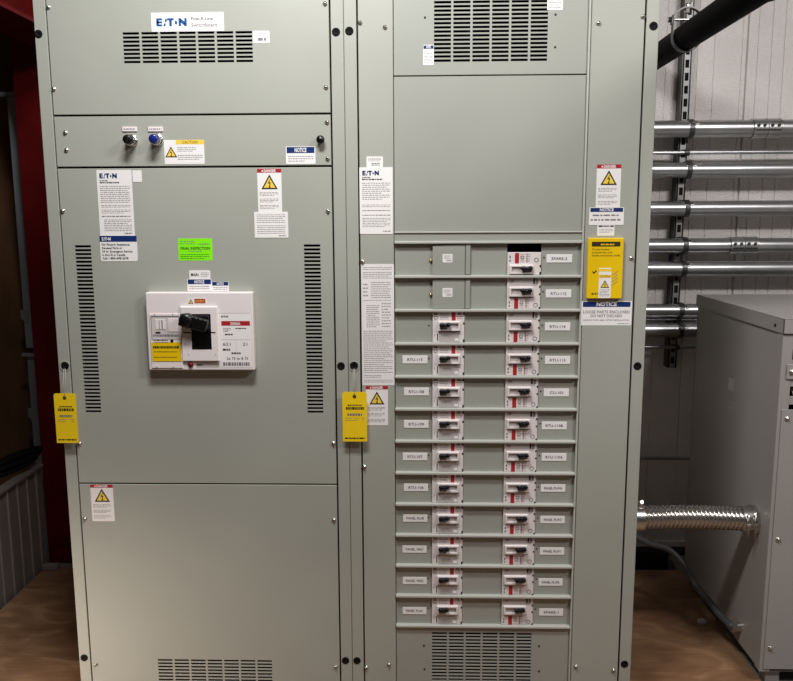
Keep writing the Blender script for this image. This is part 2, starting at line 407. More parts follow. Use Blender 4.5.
s = Sticker(R4(178.5,238.5,212.5,260.5), y, GREEN); s.lines(.06,.08,.5,.28,2,INK,.35,31); s.lines(.6,.2,.93,.3,1,INK,.5,32)
s.text('FINAL INSPECTION', .5, .5, .12, mat('ink_green', (20,70,20), .6), .86, 'C', .02); s.lines(.3,.55,.7,.6,1,INK,.6,34); s.lines(.05,.68,.9,.95,3,mat('ink_olive', (70,140,30), .6),.45,33); s.build('inspection_sticker', L, 'bright green FINAL INSPECTION sticker')
s = Sticker(R4(189.5,270.2,210.5,279.3), y); s.text('MAIN', .08, .65, .34, INKD, .36, bold=.02); s.lines(.55,.2,.92,.75,3,INK,.4,35); s.build('small_label', L, 'white label reading MAIN')
notice(R4(187.5,279,212,291), y-.0006, L, 'NOTICE label just above the main breaker', .42, 2, seed=36)
notice(R4(212,281.5,229,291), y-.0003, L, 'smaller pale NOTICE label beside it', .42, 2, seed=37)
danger(R4(257.8,168.8,281.8,212), y, L, 'DANGER label with yellow triangle near the top of the main breaker cover', 1)
s = Sticker(R4(254.6,211.8,288.3,237.7), y-.0006); s.lines(.08,.08,.92,.44,5,INK,.35,41); s.lines(.08,.5,.92,.86,5,INK,.35,42); s.lines(.72,.9,.93,.94,1,INK,.8,43); s.build('small_print_label', L)
danger(R4(91.5,484.2,114,521), y, L, 'DANGER label with yellow triangle on the lower cover', 2)

# control devices
def pilot(px, py, capm, name, cr):
    p = at(px, py, YF); r = MB()
    r.lathe(p, (0,-1,0), [(0,.019), (.004,.019), (.006,.0175), (.007,.0165), (.007,.014), (.012,.014), (.013,.0165), (.020,.0165), (.022,.014)], CHROME, 24)
    o = r.build(name, L)
    c = MB(); c.lathe(p, (0,-1,0), [(.018,.0138), (.038,.0142), (.043,.0128), (.0445,.010), (.045,0)], capm, 24)
    if capm is BLACK: c.box(p.x-.003, p.x+.003, p.y-.049, p.y-.042, p.z-.011, p.z+.011, BLACK, .001, M=None)
    c.build('operator_cap', o)
pilot(132, 140.5, BLACK, 'selector_switch', .012); pilot(157.5, 140, BLUEP, 'push_button', .012)
for a in (122.8, 148.6):
    r_ = R4(a, 127, a+14.6, 131.6); m = MB(); m.box(r_[0], r_[1], YF-.004, YF, r_[2], r_[3], WHITEP, .0008)
    lines(m, (r_[0]+.004, r_[1]-.004, r_[2]+.003, r_[3]-.003), YF-.0042, INKL, 1, .6, int(a), False); m.build('name_plate', L)
p = at(321, 140, YF); m = MB(); m.lathe(p, (0,-1,0), [(0,.006), (.008,.006), (.009,.0115), (.016,.0125), (.021,.010), (.0225,0)], BLACK, 20); m.build('cover_knob', L)

# main circuit breaker --------------------------------------------------
x0, x1, z0, z1 = bz; bw = x1-x0; bh = z1-z0; yb = -.032
U = lambda u: x0+u*bw
V = lambda v: z1-v*bh
B = MB(); B.box(x0, x1, yb, YF, z0, z1, WHITEP, .004, 3)
mainb = B.build('main_circuit_breaker', L)
def bpart(name, f, label=None):
    q = MB(); f(q); o = q.build(name, mainb)
    if label: o['label'] = label
def f(q):   # trip unit window with small settings
    q.box(U(.03), U(.325), yb-.0025, yb, V(.97), V(.27), WHITEP, .001)
    t = yb-.0028
    q.box(U(.045), U(.315), t-.0003, t+.001, V(.60), V(.30), mat('window_grey', (214,206,203), .4), .0004)
    q.box(U(.05), U(.31), t-.001, t, V(.31), V(.295), INK, 0); q.box(U(.045), U(.05), t-.001, t, V(.6), V(.3), INK, 0)
    q.box(U(.085), U(.18), t-.0016, t, V(.47), V(.34), WHITEP, .0005); q.box(U(.205), U(.3), t-.0016, t, V(.5), V(.33), WHITEP, .0005)
    q.box(U(.085), U(.13), t-.002, t, V(.515), V(.50), INKD, 0)
    q.box(U(.12), U(.13), t-.0022, t, V(.46), V(.35), BREAKD, 0); q.box(U(.145), U(.155), t-.0022, t, V(.46), V(.35), INK, 0)
    lines(q, (U(.06), U(.3), V(.56), V(.53)), t-.0012, INK, 1, .7, 51); lines(q, (U(.06), U(.2), V(.655), V(.59)), t-.0012, INKD, 2, .4, 52)
    q.cyl((U(.235), t, V(.615)), (U(.235), t-.003, V(.615)), .0045, BLACK)
    for a in (.08, .24): q.cyl((U(a), t, V(.955)), (U(a), t-.002, V(.955)), .003, BREAKD)
    q.box(U(.08), U(.085), t-.0012, t, V(.27), V(.3), INK, 0); q.box(U(.25), U(.255), t-.0012, t, V(.27), V(.3), INK, 0)
bpart('trip_unit', f)
s = Sticker((U(.04), U(.315), V(.88), V(.635)), yb-.0035, POCKY); s.lines(.05,.18,.95,.34,1,INKD,.8,53,.004,False); s.lines(.06,.45,.85,.55,1,INKD,.4,54); s.lines(.06,.75,.85,.82,1,INKD,.5,55); s.build('yellow_label', mainb)
def f(q):
    a, b_, c, d = U(.325), U(.675), V(.88), V(.175)
    q.plate(a, b_, c, d, yb-.009, .0095, WHITEP, [(U(.42), U(.61), V(.73), V(.27))], .003)
    q.box(U(.35), U(.42), yb-.0095, yb-.008, V(.515), V(.50), BLACK); q.box(U(.61), U(.65), yb-.0095, yb-.008, V(.515), V(.50), BLACK)
    for uu in (.39, .645): q.cyl((U(uu), yb-.0088, V(.79)), (U(uu), yb-.0098, V(.79)), .0012, INKD, n=8)
bpart('handle_escutcheon', f)
bpart('handle_well', lambda q: q.box(U(.42)+.0003, U(.61)-.0003, yb-.004, yb-.0005, V(.73)+.0003, V(.27)-.0003, BLACK))
def f(q):
    q.box(U(.44), U(.60), yb-.020, yb-.0045, V(.47), V(.285), BLACK, .003, 2)
    ang = math.radians(14); cx, cz = U(.47), V(.37); M_ = Matrix.Translation((cx,0,cz)) @ Matrix.Rotation(ang, 4, 'Y')
    q.box(-.045, .042, yb-.040, yb-.019, -.019, .019, BLACK, .006, 3, M=M_)
    for k in range(5): q.box(-.030+.014*k, -.027+.014*k, yb-.043, yb-.036, -.021, .021, BLACK, .001, M=M_)
    q.lathe((U(.405), yb-.012, V(.335)), (0,-1,0), [(0,.014), (.002,.020), (.028,.0215), (.034,.019), (.037,.010), (.0375,0)], BLACK, 20)
bpart('breaker_handle', f, 'black ribbed operating handle')
def f(q):
    q.lathe((U(.4), yb, V(.925)), (0,-1,0), [(0,.0085), (.002,.0085), (.003,.0065), (.006,.0062), (.0065,0)], REDB, 18)
    q.cyl((U(.4), yb, V(.925)), (U(.4), yb-.0015, V(.925)), .0095, WHITEP, n=18)
bpart('trip_button', f, 'dark red push-to-trip button')
s = Sticker((U(.45), U(.67), V(.96), V(.90)), yb, BREAKD); s.lines(0.02,.3,.3,.7,1,INKD,.8,56); s.build('button_legend', mainb)
s = Sticker((U(.40), U(.57), V(.145), V(.075)), yb, WHITE); s.rect(.35,.1,.95,.9,RED); s.tri(.15,.95,.28); s.lines(.4,.25,.9,.8,2,YEL,.5,57); s.build('warning_sticker', mainb)
s = Sticker((U(.69), U(.975), V(.96), V(.26)), yb, WHITE)
eaton_logo(s.mb, s.X(.05), s.Z(.085), s.h*.035, s.w*.22, INKD, s.t-.0002)
s.rect(0,.0,1,.008,INK); s.rect(.04,.15,.98,.235,RED); s.text('2000A', .5,.222,.05,WHITE,.34,'C',.02)
s.lines(.1,.27,.35,.35,3,INKD,.45,58,.006); s.lines(.5,.27,.85,.3,1,INKD,.6,59); s.lines(.15,.37,.4,.42,1,INKD,.5,60)
s.rect(.02,.49,.98,.495,INK); s.text('621', .07,.60,.055,INKD,.25); s.text('21', .72,.60,.055,INKD,.15); s.lines(.06,.65,.3,.7,1,INKD,.7,61)
s.rect(.5,.5,.505,.7,INK); s.lines(.34,.72,.64,.76,1,INKD,.8,62); s.text('2x 75 to 8 75', .18,.86,.05,INKD,.7); s.lines(.05,.9,.95,.98,1,INK,.8,63); s.build('nameplate', mainb)

# ------------------------------------------------------------ distribution section
D = thing('switchboard_section', 'tall grey steel switchboard cabinet with two columns of small breakers and large mesh vents', 'switchboard cabinet', (.457, .46, 0), 'bolted switchboard sections')
enclosure(D, 0, .914)
QX0, QX1 = .0418, .8713
RA, RB = .1455, .711
m = MB(); m.plate(QX0, RA-.001, .022, HH-.01, YF, .003, PAINT); m.plate(RA-.004, RA-.001, .022, HH-.01, YF, .018, PAINT); m.build('side_trim_cover', D)
m = MB(); m.plate(RB+.008, QX1, .022, HH-.01, YF, .003, PAINT); m.plate(RB+.008, RB+.011, .022, HH-.01, YF, .018, PAINT); m.build('side_trim_cover', D)
z75, ztop, ROW = 2.009, 1.5225, .1038
zrow = [ztop-ROW*i for i in range(13)]
Y1 = .004; YR = .010
m = MB(); m.plate(RA, RB-.0, z75+.001, HH-.01, Y1, .003, PAINT2, slots(.264, .594, 2.0435, 2.2755, 6, 20, .0065, .62)); m.build('upper_vent_cover', D)
m = MB(); m.plate(RA, RB-.0, ztop+.032, z75-.0015, Y1, .003, PAINT2); m.build('blank_cover', D)
m = MB(); m.plate(RA, RB-.0, .022, zrow[12]-.006, Y1, .003, PAINT2, slots(.263, .588, .0419, .2525, 6, 18, .0065, .62)); m.build('lower_vent_cover', D)
m = MB(); m.box(RB-.0, RB+.006, -.002, .02, .022, HH-.01, EDGE, .0012); m.build('door_stop_strip', D)
m = MB(); m.box(RA, RB, Y1-.003, Y1+.012, ztop-.001, ztop+.030, PAINT2, .001); m.box(RA, RB, -.005, .003, ztop-.004, ztop+.004, EDGE, .0015); m.box(RA, RB, -.003, .003, ztop+.028, ztop+.033, EDGE, .0012); m.build('header_rail', D)
for i in range(1, 13):
    m = MB(); m.box(RA, RB, -.0065, .014, zrow[i]-.0042, zrow[i]+.0042, EDGE, .0022, 2); m.build('divider_rail', D)
BL0, BL1, BR0, BR1 = .262, .3605, .489, .591
RH = ROW-.0088

def breaker_body(kind):
    "local: x 0..w, z 0..h, face at y=0"
    w = .0982 if kind == 'L' else .1018; h = RH
    q = MB(); yf = 0
    zb, zt = 0, h
    if kind == 'T': zt = h*.72
    q.box(0, w, yf, yf+.055, zb, zt, BREAK, .0012)
    X = lambda u: u*w
    Z = lambda v: h-v*h
    t = yf-.0004
    def rc(u0, v0, u1, v1, mt, l=0): q.add([(X(u0), t-l, Z(v1)), (X(u1), t-l, Z(v1)), (X(u1), t-l, Z(v0)), (X(u0), t-l, Z(v0))], [[0,1,2,3]], mt)
    if kind == 'L':
        rc(.6,.01,.72,.28,RED); rc(.05,.03,.16,.10,INK); rc(.78,.03,.9,.10,INK)
        q.lathe((X(.10), t, Z(.19)), (0,-1,0), [(.0002,.006), (.0004,.005), (.0002,.004)], INK, 12)
        lines(q, (X(.24), X(.52), Z(.26), Z(.04)), t, INK, 4, .35, 3, word=.004); lines(q, (X(.76), X(.94), Z(.26), Z(.12)), t, RED, 2, .3, 4, word=.005)
        rc(.17,.63,.87,.67,INK); rc(.2,.7,.84,.99,BREAKD); rc(.145,.70,.175,.95,INKD); rc(.06,.72,.075,.8,INK); rc(.7,.86,.82,.95,WHITE,.0003)
        lines(q, (X(.4), X(.8), Z(.84), Z(.74)), t-.0003, INKL, 2, .3, 6)
        for v0, v1 in ((.02,.10), (.35,.42), (.9,.99)): rc(.955,v0,1.0,v1,INKD)
    else:
        dv = 0 if kind == 'R' else -.36
        if kind == 'R':
            rc(.05,.02,.9,.26,BREAKD); rc(.78,0,.83,.2,INKD,.0003); rc(.86,.05,.93,.2,INK,.0003); rc(.1,.08,.2,.14,INK,.0003)
            rc(.07,.62,.8,.645,INK)
        rc(.22,.66+dv,.34,.99+dv,RED)
        q.lathe((X(.86), t, Z(.88+dv)), (0,-1,0), [(.0002,.007), (.0004,.006), (.0002,.005)], INK, 12)
        q.lathe((X(.44), t, Z(.80+dv)), (0,-1,0), [(.0002,.0055), (.0004,.0045), (.0002,.0035)], INK, 12)
        lines(q, (X(.38), X(.5), Z(.97+dv), Z(.68+dv)), t, INK, 5, .35, 7, word=.004); lines(q, (X(.55), X(.68), Z(.97+dv), Z(.68+dv)), t, INK, 5, .35, 8, word=.004)
        rc(.57,.67+dv,.585,.97+dv,RED,.0002); rc(.06,.75+dv,.09,.82+dv,INKD); rc(.06,.87+dv,.09,.93+dv,INKD)
        if kind == 'R':
            for v0, v1 in ((.25,.32), (.5,.56), (.94,1)): rc(.955,v0,1.0,v1,INKD)
        else:
            for v0, v1 in ((.68,.76), (.9,1)): rc(.955,v0,1.0,v1,INKD)
    return q
def breaker_frame(kind):
    w = .0982 if kind == 'L' else .1018; h = RH; q = MB()
    u0, u1 = (.17, .87) if kind == 'L' else (.06, .77)
    v0, v1 = {'L': (.31,.62), 'R': (.29,.60), 'T': (.68,.97)}[kind]
    X0, X1, Z0, Z1 = u0*w, u1*w, h-v1*h, h-v0*h
    q.plate(X0, X1, Z0, Z1, -.008, .008, WHITEP, [(X0+.006, X1-.006, Z0+.006, Z1-.005)], .0012)
    q.box(X0+.006, X1-.006, -.0025, -.0005, Z0+.006, Z1-.005, BREAKD)
    return q
def breaker_toggle(kind):
    w = .0982 if kind == 'L' else .1018; h = RH; q = MB()
    u0, u1 = (.22, .56) if kind == 'L' else (.40, .74)
    v0 = {'L': .425, 'R': .41, 'T': .79}[kind]
    cz = h-v0*h; a, b_ = u0*w, u1*w; s_ = 1
    q.box(a+.004, b_-.004, -.013, -.003, cz-.0045, cz+.0045, BLACK, .002, 2)
    for k, (uu, rr) in enumerate(((.2, .0076), (.5, .0055), (.8, .0070))):
        xx = a+(b_-a)*uu
        q.lathe((xx, -.006, cz+(.0015 if k == 2 else 0)), (0,-1,0), [(0,rr*.8), (.004,rr), (.010,rr), (.0125,rr*.7), (.013,0)], BLACK, 12)
    return q
protos = {}
def put_breaker(kind, x, zb, label):
    if kind not in protos:
        b0 = breaker_body(kind).build('circuit_breaker', None, (0,0,0)); f0 = breaker_frame(kind).build('handle_surround', None, (0,0,0)); t0 = breaker_toggle(kind).build('toggle_handle', None, (0,0,0))
        protos[kind] = (b0, f0, t0); new = protos[kind]
    else: new = tuple(o.copy() for o in protos[kind]); [C.objects.link(o) for o in new]
    b_, fr, tg = new; b_.parent = D; b_.location = Vector((x, .004, zb))-Vector(D['_w'])
    for o in (fr, tg): o.parent = b_; o.location = (0,0,0)
    b_['label'] = label
names_l = {3: 'RTU-115', 4: 'RTU-108', 5: 'RTU-109', 6: 'RTU-107', 7: 'RTU-106', 8: 'PANEL PLHE', 9: 'PANEL VR01', 10: 'PANEL VR02', 11: 'PANEL PLHC'}
names_r = ['SPARE-2', 'RTU-112', 'RTU-114', 'RTU-113', 'CU-101', 'RTU-110B', 'RTU-110A', 'PANEL PLWH', 'PANEL PLW3', 'PANEL PLW1', 'PANEL PLW2', 'SPARE-1']
ord_ = ['first', 'second', 'third', 'fourth', 'fifth', 'sixth', 'seventh', 'eighth', 'ninth', 'tenth', 'eleventh', 'twelfth']
lab_px_l = {3: (403,427,359.5), 4: (404.5,428.5,391.5), 5: (404.5,428,424), 6: (403,427,456.5), 7: (404,428,487.3), 8: (403.5,427,518), 9: (403,426,549), 10: (403,426.5,580.5), 11: (403,426,610.5)}
lab_px_r = [(546.5,572,258.5), (546,571,293.5), (545,570,326.5), (545,570,360), (544,568.5,392.5), (542,566.5,425.5), (542,566,457), (541,565,488), (540.5,564.5,519.5), (540,564,551), (538.5,562.5,582), (539,563,612)]
for i in range(12):
    zb, zt = zrow[i+1]+.0044, zrow[i]-.0044
    spans = [(RA+.0005, BL0-.0005), (BL1+.0005, BR0-.0005), (BR1+.0005, RB-.0005)] if i >= 2 else [(RA+.0005, BR0-.0005), (BR1+.0005, RB-.0005)]
    for a, b_ in spans:
        m = MB(); m.plate(a, b_, zb-.003, zt+.003, YR, .002, PAINT2, (), .0005); m.build('cover_plate', D)
    if i == 0:
        m = MB(); m.box(BR0-.001, BR1+.001, YR+.05, YR+.052, zb, zt, DARKIN); m.build('cavity_back', D)
    if i < 2:   # blank hinged space covers
        m = MB(); a, b_ = BL0, BL1-.001; tilt = .0035 if i == 0 else .002
        m.prism([(a, zb+.001), (b_, zb+.001), (b_, zt-.001), (a, zt-.001-tilt*1.6)], .001, .003, PAINT2)
        m.box(a, b_, .003, YR, zb+.001, zb+.003, PAINT2)
        o = m.build('space_cover', D)
        q = MB(); q.box(BL1+.001, BL1+.016, .0, YR, zb+.001, zt-.001, PAINT2, .002); q.build('hinge_strip', o)
        st = Sticker(R4(442.5, 254 if i == 0 else 288, 452.5, 262.5 if i == 0 else 297), .001); st.lines(.15,.15,.85,.6,4,INK,.4,70+i,.003); st.lines(.4,.65,.9,.85,2,INKD,.5,71+i,.003); st.build('sticker', o)
        screw(D, 430.7, 260.7 if i == 0 else 294.7, YR-.001, .005, BRASS)
    else:
        put_breaker('L', BL0, zb, 'left column breaker in the %s row' % ord_[i])
    put_breaker('T' if i == 0 else 'R', BR0-.0005*0, zb, 'right column breaker in the %s row' % ord_[i])
    for side, dct in (('l', lab_px_l), ('r', None)):
        if side == 'l' and i not in lab_px_l: continue
        a, b_, c = lab_px_l[i] if side == 'l' else lab_px_r[i]
        txt = names_l[i] if side == 'l' else names_r[i]
        r_ = R4(a, c-4, b_, c+4, YR); cz = (r_[2]+r_[3])/2; cx = (r_[0]+r_[1])/2
        q = MB(); q.box(cx-.039, cx+.039, YR-.0016, YR, cz-.0125, cz+.0125, WHITE, .0006)
        q.text(txt, cx, cz-.0042, .0084, INKM, YR-.0018, min(.056, .0068*len(txt)), 'C', .01)
        q.build('circuit_label', D)['label'] = 'white circuit label reading ' + txt
    # tiny indicator holes beside the breakers
    q = MB()
    if i >= 2: q.cyl((BL0-.011, YR, zb+RH*.55), (BL0-.011, YR-.0012, zb+RH*.55), .0024, INKD, n=8)
    q.cyl((BR1+.009, YR, zb+RH*.55), (BR1+.009, YR-.0012, zb+RH*.55), .0024, INKD, n=8); q.build('set_screw', D)
for a, b_ in ((360,22.5), (385,27), (362.5,261.5), (364.5,467), (366.5,667.5), (389,664.5), (598.7,23), (643.3,16.5), (631.5,258), (576,666.5), (613.6,670.5)): screw(D, a, b_)
for a, b_ in ((349.3,31), (354,366), (357,660.5), (653.5,26), (637.5,366), (624.5,664)): plug(D, a, b_)
for a, b_ in ((425,17.5), (555.5,14.5), (555,47), (424,645.5), (424.5,669), (539,646), (539,671)):
    p = at(a, b_, Y1); q = MB(); q.cyl(p, p-Vector((0,.0015,0)), .003, INKD, n=10); q.build('rivet', D)
y = YF
s = Sticker(R4(366.5,156.5,383,167.5), y); s.lines(.1,.1,.9,.45,3,INK,.4,81,.005); s.lines(.3,.55,.8,.85,2,INKD,.5,82,.006); s.build('small_label', D)
s = Sticker(R4(359.7,167.3,392.8,234), y-.0006); eaton_logo(s.mb, s.X(.09), s.Z(.12), s.h*.07, s.w*.5, BLUE, s.t-.0002)
s.lines(.08,.14,.35,.16,1,INK,.9,9); s.lines(.08,.17,.7,.19,1,INKD,.9,10)
for k, (a, b_, nn) in enumerate(((.22,.49,9), (.55,.60,2), (.63,.66,1), (.70,.73,1), (.75,.9,6))): s.lines(.08, a, .93, b_, nn, INK, .38, 90+k, .007)
s.lines(.7,.95,.94,.965,1,INK,.9,12); s.build('rating_plate', D, 'tall white maker data label with blue EATON wordmark')
s = Sticker(R4(361.8,264,394.2,385), y)
for k, (a, b_, c, d, nn) in enumerate(((.05,.02,.95,.05,2), (.05,.06,.93,.12,4), (.3,.14,.9,.28,8), (.05,.15,.2,.27,4), (.05,.29,.9,.3,1), (.15,.33,.55,.52,12), (.62,.31,.9,.52,9), (.05,.54,.95,.9,22), (.05,.91,.6,.94,2), (.05,.95,.95,.98,2))): s.lines(a, b_, c, d, nn, INKL, .45, 100+k, .006)
s.build('instruction_label', D, 'long white small-print instruction label')
danger(R4(366,385.7,388,425), y, D, 'DANGER label with yellow triangle on the narrow side trim', 3)
notice(R4(423.2,44.6,433.8,64.7), Y1, D, 'small NOTICE label at the corner of the top vent', .2, 8, seed=110)
s = Sticker(R4(547.5,-3,563.2,9.7), Y1); s.lines(.1,.1,.9,.9,4,INKL,.4,111); s.build('small_label', D)
danger(R4(596.2,164.5,620.5,208), y, D, 'DANGER label with yellow triangle above the yellow pocket', 4)
notice(R4(589,207.3,623.7,225), y-.0006, D, 'NOTICE label below the danger label', .26, 2, seed=112, wl=lambda s: (s.lines(.1,.4,.85,.5,1,INK,.8,113,.012), s.lines(.05,.65,.9,.76,1,INK,.8,114,.012)))
s = Sticker(R4(597,225,614.3,235.7), y-.0003); s.rect(.08,.04,.3,.18,INKD); s.rect(.75,.04,.95,.18,INKD); s.rect(.33,.05,.7,.17,INK); s.lines(.12,.35,.9,.75,3,INKL,.4,115); s.build('small_label', D)
r_ = R4(587.3,238,622.5,298.5, -.01); m = MB(); yp = -.014
m.box(r_[0], r_[1], yp, YF, r_[2], r_[3], POCKY, .002, 2)
pk = m.build('document_pocket', D); pk['label'] = 'yellow plastic breaker accessory pocket'
pw = r_[1]-r_[0]; ph = r_[3]-r_[2]; PU = lambda u: r_[0]+u*pw; PV = lambda v: r_[3]-v*ph
q = MB(); q.box(PU(.1), PU(.9), yp-.0008, yp, PV(.135), PV(.06), mat('slot_brown', (50,34,14), .6)); lines(q, (PU(.35), PU(.75), PV(.12), PV(.09)), yp-.001, POCKY, 1, .8, 120); q.build('pocket_slot', pk)
q = MB(); t_ = yp-.0003; q.text('Circuit breaker', PU(.11), PV(.20), .0062, INKD, t_, pw*.5, dep=0); q.text('accessories and', PU(.11), PV(.25), .0062, INKD, t_, pw*.56, dep=0); q.text('handle mechanism inside', PU(.11), PV(.30), .0062, INKD, t_, pw*.8, dep=0)
lines(q, (PU(.1), PU(.35), PV(.46), PV(.34)), t_, POCKY, 3, .4, 121)
q.add([(PU(.12),t_,PV(.54)), (PU(.2),t_,PV(.56)), (PU(.24),t_,PV(.52)), (PU(.26),t_,PV(.55)), (PU(.18),t_,PV(.59))], [[0,1,2,3,4]], INKD)
for k in range(4):
    q.add([(PU(.70),t_,PV(.62+.055*k)), (PU(.86),t_,PV(.55+.055*k)), (PU(.86),t_,PV(.538+.055*k)), (PU(.70),t_,PV(.608+.055*k))], [[0,1,2,3]], INK)
eaton_logo(q, PU(.14), PV(.935), .006, pw*.24, INKD, t_); q.build('printing', pk)
s = Sticker((PU(.33), PU(.68), PV(.99), PV(.49)), yp, WHITE); s.rect(.0,.03,1,.12,YEL); s.rect(.0,.22,1,.33,YEL); s.text('CAUTION', .5,.315,.07,INKD,.8,'C'); s.tri(.5,.66,.72); s.lines(.1,.7,.9,.95,5,INK,.4,123); s.build('caution_label', pk)
def wl(s):
    s.text('LOOSE PARTS ENCLOSED', .5, .5, .115, INK, .92, 'C', .012); s.text('DO NOT DISCARD', .5, .66, .115, INK, .62, 'C', .012)
    s.text('REMOVE THIS LABEL AFTER INSTALLATION', .5, .81, .06, INK, .9, 'C'); s.lines(.72,.91,.96,.94,1,INK,.8,125)
notice(R4(581,301,631.5,325.3), y, D, 'NOTICE label reading LOOSE PARTS ENCLOSED DO NOT DISCARD', .24, wl=wl)

# ------------------------------------------------------------ yellow tags
def hang_tag(px_top, py_plug, r4, label, seed):
    x0, x1, z0, z1 = r4; p = at(px_top, py_plug, 0); yt = -.022; cx = (x0+x1)/2
    root = thing('inspection_tag', label, 'tag', (cx, yt, z0), 'yellow hang tags on the cabinet posts')
    c = .005; hole = (cx, z1-.014)
    q = MB(); q.prism([(x0, z0), (x1, z0), (x1, z1-c), (x1-c, z1), (x0+c, z1), (x0, z1-c)], yt, yt+.0008, TAGY)
    t = yt-.0003; w = x1-x0; h = z1-z0
    q.lathe((hole[0], yt, hole[1]), (0,-1,0), [(0,.006), (.0006,.006), (.0006,.0035), (.0006,0)], mat('tag_eyelet', (90,70,20), .6), 14)
    Lr = lambda a, b_, c_, d, n, th, sd, wd, mt=INKD: lines(q, (x0+a*w, x0+c_*w, z1-d*h, z1-b_*h), t, mt, n, th, sd, False, wd)
    Lr(.22,.25,.8,.28,1,.8,seed,.004); Lr(.15,.295,.9,.36,1,.85,seed+1,.006)
    Lr(.2,.42,.8,.49,1,.7,seed+2,.006,INK); Lr(.1,.52,.9,.53,1,.8,seed+3,.02,INK); Lr(.1,.565,.9,.573,1,.8,seed+4,.05,INK); Lr(.08,.915,.92,.95,1,.8,seed+5,.009)
    q.build('tag_card', root)
    q = MB(); b0 = Vector((p.x, -.004, p.z-.008)); b1 = Vector((hole[0], yt-.001, hole[1]))
    for dx in (-.0015, .0015): q.tube([b0+Vector((dx*1.5,0,0)), (b0+b1)/2+Vector((dx*2,-.003,0)), b1+Vector((dx*.3,0,0))], .0009, STRING, 6)
    q.tube([Vector((p.x+.0155*math.cos(a), -.0015, p.z+.0155*math.sin(a))) for a in [k*math.pi/8 for k in range(16)]], .0009, STRING, 6, closed=True)
    q.build('string', root)
hang_tag(65, 366, R4(55.2,393.4,77,443, -.022), 'yellow hang tag on white string at the left edge of the left cabinet', 200)
hang_tag(354, 366, R4(342.5,392,367,441.5, -.022), 'yellow hang tag on white string where the two cabinets meet', 220)

# ------------------------------------------------------------ transformer
TX0, TX1, TY0, TY1, TZ0, TZ1 = 1.388, 2.25, .127, .92, .05, 1.273
T = thing('transformer', 'large grey floor-standing transformer enclosure with louvred front, right of the cabinets', 'transformer', ((TX0+TX1)/2, (TY0+TY1)/2, 0))
m = MB(); m.box(TX0+.004, TX0+.007, TY0+.004, TY1, TZ0, TZ1-.045, XFORM); m.box(TX1-.006, TX1-.003, TY0+.004, TY1, TZ0, TZ1-.045, XFORM)
m.box(TX0+.004, TX1-.003, TY1-.003, TY1, TZ0, TZ1-.045, XFORM); m.box(TX0+.004, TX1-.003, TY0+.004, TY1, TZ0, TZ0+.003, XFORM)
m.box(TX0+.3, TX1-.1, TY0+.15, TY1-.1, TZ0+.01, TZ1-.2, DARKIN); m.build('side_panels', T)
m = MB()
for a, b_ in ((TX0, TX0+.035), (TX1-.035, TX1)): m.box(a, b_, TY0, TY0+.04, TZ0, TZ1-.04, XFORM, .002, 2)
m.box(TX0+.035, TX1-.035, TY0+.002, TY0+.02, TZ1-.1, TZ1-.04, XFORM); m.build('corner_frame', T)
m = MB(); m.box(TX0-.004, TX1+.004, TY0-.008, TY1+.003, TZ1-.003, TZ1, XFORM, .001)
m.box(TX0-.004, TX0-.001, TY0-.008, TY1+.003, TZ1-.048, TZ1-.0005, XFORM); m.box(TX1+.001, TX1+.004, TY0-.008, TY1+.003, TZ1-.048, TZ1-.0005, XFORM)
m.box(TX0-.004, TX1+.004, TY0-.008, TY0-.005, TZ1-.048, TZ1-.0005, XFORM, .0005); m.build('lid', T)
for yy in (TY0+.05,): 
    m = MB(); m.lathe((TX0-.004, yy, TZ1-.028), (-1,0,0), [(0,.006), (.003,.005), (.004,0)], INKD, 10); m.build('lid_screw', T)
m = MB(); m.box(TX0+.012, TX1-.012, TY0-.004, TY0-.0005, TZ0+.012, .975, XFORM, .0012); m.build('access_panel', T)
for zz in (.945, .53, .14):
    m = MB(); m.lathe((TX0+.03, TY0-.004, zz), (0,-1,0), [(0,.008), (.002,.008), (.002,.0065), (.006,.005), (.0065,0)], ZINC, 12); m.build('screw', T)
m = MB(); z = .99
while z < 1.15:
    m.add([(TX0+.05, TY0+.004, z+.028), (TX1-.05, TY0+.004, z+.028), (TX1-.05, TY0+.03, z+.05), (TX0+.05, TY0+.03, z+.05)], [[0,1,2,3]], XFORM)
    m.box(TX0+.035, TX1-.035, TY0+.002, TY0+.006, z, z+.028, XFORM, .001); z += .06
m.build('louvre_panel', T)
m = MB(); m.box(TX0+.018, TX0+.075, TY0-.006, TY0-.0005, 1.075, 1.125, XFORM, .002)
o = m.build('latch_bracket', T); q = MB(); q.lathe((TX0+.034, TY0-.006, 1.10), (0,-1,0), [(0,.009), (.003,.009), (.003,.0065), (.008,.005), (.0085,0)], ZINC, 12); q.build('bolt', o)
for xx in (TX0+.03, TX1-.08):
    for yy in (TY0+.02, TY1-.08):
        m = MB(); m.box(xx, xx+.05, yy, yy+.05, -.004, TZ0, XFORM, .002); m.build('foot', T)
m = MB()   # small raised outline mark and two dots on the side sheet
xs_ = TX0+.004; p = at(731, 385, 0)
yy = .52; zc = .945
for k in range(3):
    y0_, y1_ = yy+.017-k*.017, yy+.030-k*.017
    for a, b_, c, d in ((y0_, y1_, zc+.055, zc+.058), (y0_, y1_, zc, zc+.003), (y0_, y0_+.003, zc, zc+.058), (y1_-.003, y1_, zc, zc+.058)): m.box(xs_-.0012, xs_, a, b_, c, d, EDGE)
for dz, dy in ((-.05, .02), (-.06, 0)): m.cyl((xs_, yy+dy, zc+dz), (xs_-.002, yy+dy, zc+dz), .004, EDGE, n=8)
m.build('side_mark', T)

